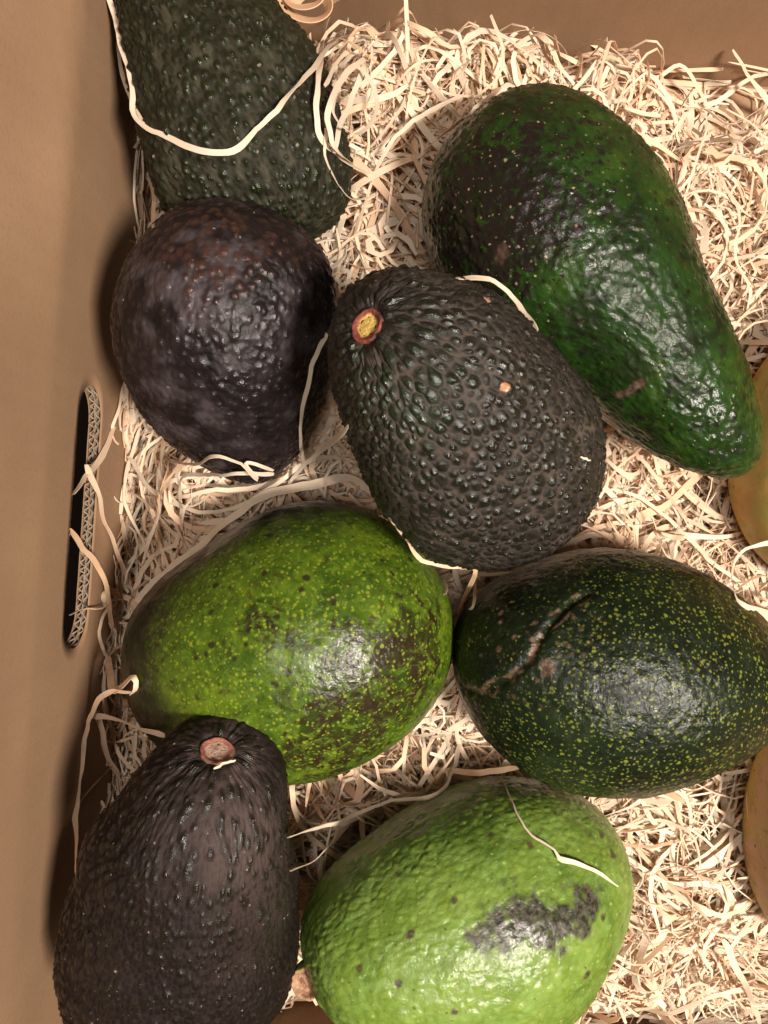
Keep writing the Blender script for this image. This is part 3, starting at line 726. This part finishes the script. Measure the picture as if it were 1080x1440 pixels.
def make_bed(N, M, lens, widths, lay, rise, seed):
    R = np.random.default_rng(seed)
    x0 = R.uniform(-9.5, 19, N); y0 = R.uniform(-17, 16.8, N)
    kp = R.random(N) < bed_h(x0, y0, True)[1] ** .5 + .02; x0 = x0[kp]; y0 = y0[kp]; N = len(x0)
    Lg = R.uniform(*lens, N) ; th = R.uniform(0, 2 * math.pi, N)
    k0 = R.normal(0, .32, N); a1 = R.uniform(0, .9, N); w1 = R.uniform(.5, 2.2, N); p1 = R.uniform(0, 6.28, N)
    curl = R.random(N) < .20; k0 = np.where(curl, R.choice([-1, 1], N) * R.uniform(.6, 1.9, N), k0)
    s = np.linspace(0, 1, M)[None] * Lg[:, None]
    ang = th[:, None] + k0[:, None] * s + a1[:, None] * np.sin(w1[:, None] * s + p1[:, None])
    kink = (R.random((N, M)) < .05) * R.normal(0, 1.0, (N, M)); ang = ang + np.cumsum(kink, 1)
    ds = (Lg / (M - 1))[:, None]
    x = np.cumsum(np.cos(ang) * ds, 1); y = np.cumsum(np.sin(ang) * ds, 1)
    x = x - x.mean(1, keepdims=True) + x0[:, None]; y = y - y.mean(1, keepdims=True) + y0[:, None]
    dep = R.random(N) ** lay
    und = R.uniform(.05, rise, (N, 1)) * np.sin(R.uniform(.6, 2.0, (N, 1)) * s + R.uniform(0, 6.28, (N, 1)))
    tiltz = R.normal(0, .10, (N, 1)) * (s - s.mean(1, keepdims=True))
    hb = bed_h(x, y)
    z = hb * (1 - dep[:, None] * .95) + und * sstep(0, 2, hb) + tiltz
    C = push_out(np.stack([x, y, z], -1))
    C[:, 1:-1] = C[:, 1:-1] * .5 + .25 * (C[:, 2:] + C[:, :-2])
    wd = R.uniform(*widths, (N, 1)) * (1 + .15 * np.sin(R.uniform(.5, 2, (N, 1)) * s + R.uniform(0, 6, (N, 1))))
    wd = wd * np.where(R.random((N, 1)) < .35, .42, 1) * np.where(R.random((N, 1)) < .07, 1.5, 1)
    wd = wd * np.minimum(1, np.minimum(s, Lg[:, None] - s) / .3 + R.uniform(.35, 1.0, (N, 1)))
    roll = R.normal(0, .45, (N, 1)) + R.uniform(0, 1.1, (N, 1)) * np.sin(R.uniform(.4, 1.6, (N, 1)) * s + R.uniform(0, 6, (N, 1)))
    tone = np.clip(R.beta(.8, 1.9, N) + .15 * dep, 0, 1)  # deeper shavings turn peachier: light bounced between them put into the colour
    return ribbon_arrays(C, wd, roll, tone=tone)
parts = [make_bed(6000, 16, (4.0, 12.0), (.06, .18), 2.2, .45, 5), make_bed(2300, 30, (6.0, 17.0), (.04, .21), 6.0, .95, 6), make_bed(1300, 9, (1.0, 3.5), (.04, .12), 1.8, .3, 8)]
gx, gy = np.meshgrid(np.linspace(-9.6, 26, 150), np.linspace(-17.3, 17.3, 150), indexing='ij')
gz = np.maximum(bed_h(gx, gy) * .62 + .35 * fbm(np.stack([gx, gy, gx * 0], -1), 1.2, 3, 120), .04)
gi = (np.arange(149)[:, None] * 150 + np.arange(149)[None]).ravel()
GV = push_out(np.stack([gx, gy, gz], -1).reshape(-1, 3)[None])[0]
ge = bed_h(gx, gy, True)[1].ravel(); GV[:, 2] = GV[:, 2] * sstep(.05, .4, ge) - .35 * (1 - sstep(.05, .35, ge))
parts.append((GV, np.stack([gi, gi + 150, gi + 151, gi + 1], -1), np.column_stack([gx.ravel(), gy.ravel()]), np.full(22500, .6), np.zeros(149 * 149, bool)))   # the packed shavings underneath, peach tone standing in for light bounced in the gaps
Vs, Qs, Us, Ts, Fs, o_ = [], [], [], [], [], 0
for V, Q, U_, T_, F_l in parts:
    Vs.append(V); Qs.append(Q + o_); Us.append(U_); Ts.append(T_); Fs.append(F_l); o_ += len(V)
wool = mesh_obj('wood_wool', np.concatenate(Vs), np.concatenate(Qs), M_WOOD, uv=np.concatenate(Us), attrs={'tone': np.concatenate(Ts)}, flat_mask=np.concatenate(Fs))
tag(wool, 'bed of pale curly wood wool shavings filling the bottom of the box', 'wood wool', kind='stuff')

# ------------------------------------------------------------------ single shavings that lie over things
bv = []
for f in ALL.values():
    P = (f.P + f.N * np.maximum(f.h, 0)[..., None])[::6, ::6]; a, b = P.shape[:2]
    V = [tuple(p) for p in P.reshape(-1, 3)]
    Q = [(i * b + j, i * b + (j + 1) % b, (i + 1) * b + (j + 1) % b, (i + 1) * b + j) for i in range(a - 1) for j in range(b)]
    bv.append(BVHTree.FromPolygons(V, Q))
def surf_depth(px, py):
    """distance below the camera of what lies under that line of sight (fruit, box side, shavings)"""
    dv = Vector(((px - 540) / F, (720 - py) / F, -1.0)); best = 29.5
    nl = dv.length
    for t in bv:
        h = t.ray_cast(Vector((0, 0, H)), dv.normalized())
        if h[0] is not None: best = min(best, h[3] / nl)
    # box side: (p - BOX0) . ex = 0
    den = dv.x * BCA + dv.y * BSA
    if den < 0:
        k = (BOX0[0] * BCA + BOX0[1] * BSA) / den
        best = min(best, k)
    dd = best
    for _ in range(12):
        hb = float(bed_h(np.float64(dv.x * dd), np.float64(dv.y * dd))); dd = .5 * dd + .5 * min(best, H - hb)
    return min(best, dd)

def catmull(pts, n):
    pts = np.array(pts, float); p = np.vstack([2 * pts[0] - pts[1], pts, 2 * pts[-1] - pts[-2]])
    seg = np.linalg.norm(np.diff(pts[:, :2], axis=0), axis=1); cs = np.concatenate([[0], np.cumsum(seg)])
    out = []
    for t in np.linspace(0, cs[-1], n):
        i = min(np.searchsorted(cs, t, side='right') - 1, len(pts) - 2); u = (t - cs[i]) / max(seg[i], 1e-6)
        a, b, c, d = p[i], p[i + 1], p[i + 2], p[i + 3]
        out.append(.5 * ((2 * b) + (c - a) * u + (2 * a - 5 * b + 4 * c - d) * u * u + (3 * b - a - 3 * c + d) * u ** 3))
    return np.array(out)

def shaving(label, pts, w=.2, lift=.12, tone=.15, roll=.0, rollv=.4, seed=0, taut=True, group=None, name='wood_shaving', wend=None, thick=.014):
    """pts: (px, py[, extra lift]) places in the photograph; the ribbon rests on what lies there"""
    pts = [(p[0], p[1], p[2] if len(p) > 2 else 0.0) for p in pts]
    L = sum(math.hypot(a[0] - b[0], a[1] - b[1]) for a, b in zip(pts[:-1], pts[1:]))
    n = int(max(12, min(90, L / 7))); C = catmull(pts, n)
    g = np.random.default_rng(seed + int(L)); 
    d0 = np.array([surf_depth(c[0], c[1]) - lift for c in C])
    d = d0.copy()
    if taut:
        for _ in range(60):
            d[1:-1] = np.minimum(d0[1:-1], .5 * d[1:-1] * 0 + .5 * (d[2:] + d[:-2]))
            d[0] = d0[0]; d[-1] = d0[-1]
    for _ in range(4): d[1:-1] = .5 * d[1:-1] + .25 * (d[2:] + d[:-2])
    d = d - C[:, 2]
    ks = np.arange(n); tx = np.gradient(C[:, 0]); ty = np.gradient(C[:, 1]); tn_ = np.hypot(tx, ty) + 1e-6
    jit = np.convolve(g.normal(0, 1, n + 6), [.25, .5, .25], 'same')[3:-3] * 1.1 + 1.6 * np.interp(ks, ks[::5], g.normal(0, 1, len(ks[::5])))
    C[:, 0] += -ty / tn_ * jit; C[:, 1] += tx / tn_ * jit
    P = np.column_stack([(C[:, 0] - 540) / F * d, (720 - C[:, 1]) / F * d, H - d])
    s = np.linspace(0, 1, n); wd = w * (1 + .12 * np.sin(s * L / 40 + seed) + .06 * np.sin(s * L / 13 + seed * 2))
    if wend: wd = np.interp(s, [x[0] for x in wend], [x[1] for x in wend])
    else: wd = wd * np.minimum(1, np.minimum(s, 1 - s) * L / 14 + .6)
    rl = roll + rollv * 1.5 * np.sin(s * L / 70 + seed * 1.7) + .25 * np.sin(s * L / 22 + seed) + np.interp(ks, ks[::6], g.normal(0, .3, len(ks[::6])))
    wd = wd * (1 + np.interp(ks, ks[::3], g.normal(0, .09, len(ks[::3]))))
    V, Q, U_, T_, fl = ribbon_arrays(P[None], wd[None], rl[None], thick=thick, tone=np.array([tone]))
    ctr = P.mean(0)
    o = mesh_obj(name, V - ctr, Q, M_WOOD, origin=ctr, uv=U_, attrs={'tone': T_}, flat_mask=fl)
    return tag(o, label, 'wood shaving', group or 'loose wood shavings lying over the fruit')

SH = [
 ('long wide shaving looping across the warty grey green avocado', [(150,-20),(160,20,.1),(172,75,.1),(185,125),(193,170),(240,198),(300,214),(340,205),(380,165,.3),(430,105,.6),(480,50,.6),(530,30,.3),(600,40)], .195, .14, .05, 0, .35),
 ('thin branch shaving beside the wall left of the warty avocado', [(168,60,.1),(171,95),(180,130),(205,175)], .13, .12, .1, 0, .3),
 ('short shaving hanging on the wall between the warty and the purple avocado', [(204,240),(211,255),(216,285),(216,320)], .16, .08, .2, .2, .2),
 ('shaving curving down the right flank of the warty avocado', [(468,10,.4),(455,50,.5),(450,100,.5),(445,150,.3),(452,195),(480,222),(510,240),(545,278)], .20, .14, .1, 0, .4),
 ('narrow shaving hooked under the right flank of the warty avocado', [(455,180,.1),(460,225),(478,262),(500,282),(540,270)], .13, .12, .15, .2, .3),
 ('pale shaving arching from the warty avocado toward the box end', [(470,215,.2),(490,150,.4),(520,80,.6),(560,55,.6),(610,70,.4),(660,105)], .19, .2, .0, 0, .5),
 ('long shaving along the upper edge of the mottled bright green avocado', [(180,868,.3),(213,824,.6),(264,782,.9),(326,728,1.1),(388,691,1.1),(450,680,.9),(492,672,.6),(520,690,.2)], .34, .35, .08, 0, .2),
 ('shaving standing in the gap between the purple and the pebbly avocado', [(462,470,.05),(440,510,.1),(430,560,.2),(421,600,.2),(424,640,.1),(434,672)], .15, .12, .05, .1, .3),
 ('crooked shaving just below the neck of the purple avocado', [(232,645,.3),(275,655,.5),(300,643,.6),(335,655,.6),(362,675,.5),(345,650,.5),(385,660,.4)], .13, .15, .05, .2, .5),
 ('bent shaving turning down below the purple avocado', [(385,668,.5),(330,664,.5),(285,668,.5),(254,675,.5),(256,720,.4),(245,770,.3)], .17, .2, .0, .0, .3),
 ('slanting shaving between the purple and the bright green avocado', [(190,695,.4),(240,700,.5),(300,690,.5),(360,685,.5),(410,665,.4)], .16, .2, .1, .0, .5),
 ('forked shaving whose tip hangs beside the hand hole', [(173,543,.05),(167,575,.1),(158,600,.1),(160,618,.1),(167,625)], .12, .10, .3, .3, .3),
 ('shaving crossing the hand hole from upper right to lower left', [(160,600,.05),(145,640,.1),(122,668,.1),(102,695)], .21, .10, .3, .1, .2),
 ('shaving running from the hand hole down to the wood wool', [(118,655,.1),(138,700,.15),(148,735,.3),(168,780,.3),(190,830,.3)], .22, .12, .25, .1, .3),
 ('tan shaving sticking out of the lower part of the hand hole', [(97,744,-.1),(112,760,.1),(136,790,.3),(150,830,.4),(157,885,.3)], .22, .12, .75, .0, .2),
 ('thread thin shaving across the bottom of the hand hole', [(97,864),(118,854,.1),(140,856,.2),(160,842,.2),(180,840,.2)], .07, .10, .4, .0, .2),
 ('shaving bridging the pebbly avocado and the long green avocado', [(643,393,.0),(680,390,.1),(712,410,.1),(736,440,.1),(756,466,.05)], .19, .12, .1, .0, .3),
 ('thin shaving along the lower left edge of the pebbly avocado', [(548,727,.05),(565,755,.05),(588,785,.1),(615,796,.2),(640,799,.2),(668,802,.1)], .12, .12, .45, .0, .3),
 ('tan bent shaving between the pebbly, the mottled and the flecked avocado', [(640,798,.3),(668,801,.4),(660,825,.3),(650,845,.2),(643,868,.1)], .15, .15, .7, .0, .2),
 ('short pale shaving pointing right below the pebbly avocado', [(655,818,.2),(668,806,.3),(692,808,.3),(719,803,.2)], .14, .15, .0, .0, .3),
 ('tiny pale shaving stub below the pebbly avocado', [(625,836,.1),(628,815,.2),(640,805,.3)], .16, .15, .0, .2, .2),
 ('small hooked shaving left of the flecked avocado', [(671,812,.2),(669,840,.2),(662,858,.2),(645,864,.1)], .12, .15, .05, .0, .3),
 ('pale shaving curled round the upper right of the flecked avocado', [(1100,764,.5),(1075,765,.6),(1045,776,.6),(1029,805,.5),(1034,838,.2),(1055,857,.1),(1100,872,.1)], .19, .16, .0, .1, .35),
 ('tan shaving tucked between the flecked and the light green avocado', [(590,1076,.3),(640,1085,.3),(690,1086,.2),(728,1080,.0)], .24, .15, .65, .0, .1),
 ('long pale shaving left of the light green avocado', [(405,1175,.6),(450,1165,.6),(500,1145,.6),(550,1127,.6),(600,1122,.5),(632,1098,.4),(650,1040,.3)], .19, .2, .05, .0, .4),
 ('thin shaving hanging over the gap beside the brown purple avocado', [(408,1225,.3),(440,1214,.5),(465,1190,.6),(480,1160,.6),(478,1130,.5)], .09, .2, .1, .0, .3),
 ('looped shaving knotted beside the wall left of the mottled avocado', [(158,955,.1),(152,925,.2),(160,970,.3),(186,952,.4),(190,968,.4),(176,990,.3),(172,1000,.2)], .24, .2, .2, .2, .5),
 ('drooping shaving against the wall by the brown purple avocado', [(185,972,.2),(150,975,.3),(130,1000,.2),(118,1060,.1),(109,1150,.05),(106,1230)], .22, .15, .35, .1, .3),
 ('shaving pointing at the brown purple avocado from the wall', [(128,1005,.2),(160,1012,.4),(195,1024,.4),(232,1034,.2)], .26, .2, .1, .0, .3),
 ('short shaving dangling below the knotted shavings', [(132,1000,.2),(145,1030,.3),(148,1060,.2),(165,1090,.0)], .28, .2, .35, .2, .3),
 ('pale shaving lying on the upper left shoulder of the long green avocado', [(590,215,.2),(628,184,.1),(668,155,.05),(705,125,.2)], .18, .14, .1, .0, .3),
 ('broad shaving sticking up at the top right corner', [(1030,70,1.8),(1050,100,1.5),(1068,130,1.0),(1095,160,.4)], .26, .3, .1, .0, .3),
 ('wide shaving hanging over the bare cardboard at the bottom right', [(1018,1320,1.0),(1040,1365,1.2),(1060,1410,1.0),(1075,1460,.4)], .24, .3, .1, .0, .4),
 ('loose shaving snaking over the bare cardboard near the bottom', [(812,1436,.1),(845,1440,.3),(900,1420,.7),(950,1425,.6),(1000,1400,.6),(1060,1390,.3)], .17, .3, .1, .1, .5),
 ('long shaving arching between the warty and the long green avocado', [(500,330,.2),(520,260,.6),(560,190,.9),(610,150,.8),(650,135,.3)], .15, .2, .05, .0, .4),
 ('wide shaving sweeping up from the warty avocado to the top edge', [(500,235,.3),(470,205,.5),(462,150,.7),(490,100,.9),(540,60,.9),(548,-10,.6)], .20, .2, .1, .2, .5),
 ('flat shaving bowed over the top of the wood wool heap', [(455,120,.5),(490,70,.9),(560,45,1.0),(640,60,.8),(700,110,.5),(735,90,.4)], .17, .2, .05, .0, .6),
 ('curled shaving looping above the long green avocado', [(640,110,.5),(690,60,1.0),(760,45,1.1),(800,80,.8),(790,110,.5),(740,100,.6)], .16, .25, .1, .2, .6),
 ('long shaving trailing along the far end of the box', [(700,70,.8),(780,45,1.2),(860,75,1.1),(920,110,.9),(960,95,.8),(1000,150,.4)], .16, .25, .15, .0, .6),
 ('thin wavy shaving right of the long green avocado', [(985,205,.4),(1010,240,.6),(1040,300,.7),(1035,360,.6),(1055,410,.5),(1040,465,.2)], .11, .2, .1, .1, .5),
 ('curved shaving standing off the heap at the upper right', [(880,150,.6),(930,165,1.0),(985,150,1.2),(1030,175,1.0),(1075,150,.6)], .15, .2, .1, .3, .6),
 ('short blunt shaving upright near the top right corner', [(968,185,1.3),(972,160,1.6),(975,130,1.8)], .22, .2, .0, .4, .2),
 ('long curl of shaving in the gap above the flecked avocado', [(860,690,.3),(900,700,.5),(950,740,.6),(1000,790,.5),(1050,830,.3)], .17, .2, .15, .1, .4),
 ('crossed shaving between the pebbly and the long green avocado tips', [(870,620,.3),(905,650,.5),(960,720,.6),(1020,760,.4),(1065,800,.3)], .15, .2, .3, .1, .4),
 ('bowed shaving in the gap below the flecked avocado', [(905,1150,.2),(960,1165,.5),(985,1210,.6),(975,1270,.5),(985,1330,.3)], .12, .2, .15, .2, .5),
 ('long pale shaving crossing the gap under the purple avocado to the wall', [(182,640,.5),(215,690,.8),(290,720,.9),(360,700,1.0),(430,650,.9),(475,640,.4)], .17, .2, .0, .1, .4),
 ('fanned shaving between the purple avocado and the handle side wall', [(195,600,.3),(180,650,.5),(178,710,.6),(200,760,.6),(215,800,.3)], .15, .2, .1, .3, .4),
 ('bright shaving lying in the hollow left of the pebbly avocado', [(395,700,.4),(430,655,.8),(470,620,.9),(490,600,.4)], .18, .2, .0, .0, .4),
 ('knotted pale loop hanging over the right flank of the warty avocado', [(440,60,.4),(475,110,.8),(468,160,.8),(500,190,.8),(530,150,.9),(512,100,.9),(480,95,.8)], .16, .2, .0, .2, .5),
 ('slender shaving leaning on the wall above the knotted loop', [(152,850,.05),(140,880,.1),(146,915,.2),(165,945,.2)], .13, .12, .3, .2, .3),
 ('flat shaving ending in mid air near the top of the heap', [(600,130,.4),(640,85,.9),(700,62,1.2),(745,30,1.3),(790,35,1.0)], .19, .2, .05, .0, .5),
]
for i, (lab, pts, wd, lf, tn, ro, rv) in enumerate(SH):
    shaving(lab, pts, wd * .78, lf * .7, tn + .12, ro, rv, seed=i)
shaving('thread like shaving widening to a pale tip on the light green avocado', [(697,1062,.2),(708,1095,.05),(716,1120),(730,1150),(752,1178),(775,1195),(786,1211),(815,1216),(845,1228),(870,1246)], lift=.09, tone=.1,
        wend=[(0, .05), (.6, .06), (.66, .15), (.8, .14), (1, .03)], seed=70, rollv=.15)
shaving('pale sliver lying on the pink stem scar', [(300,1080),(314,1073),(330,1066)], .05, .13, .0, 0, .1, seed=71)
shaving('tiny sliver on the right side of the pebbly avocado', [(818,640),(824,644),(830,648)], .05, .1, .0, 0, .1, seed=72)

# coiled shaving at the top
def coil():
    t = np.linspace(0, 1, 90); a = t * 2 * math.pi * 2.6
    px, py, z = 432, 4, 7.4; c = np.array([(px - 540) / F * (H - z), (720 - py) / F * (H - z), z])
    r = .75 - .45 * t
    P = np.column_stack([r * np.cos(a) * 1.05, r * np.sin(a) * .8, .25 * np.sin(a * .7) + .2 * t])
    V, Q, U_, T_, fl = ribbon_arrays(P[None], np.full((1, 90), .42), np.full((1, 90), 1.0) + .3 * np.sin(a)[None], thick=.03, tone=np.array([.85]))
    tag(mesh_obj('wood_curl', V, Q, M_WOOD, origin=c, uv=U_, attrs={'tone': T_}, flat_mask=fl), 'coiled tan wood curl at the top edge beside the warty avocado', 'wood curl')
coil()
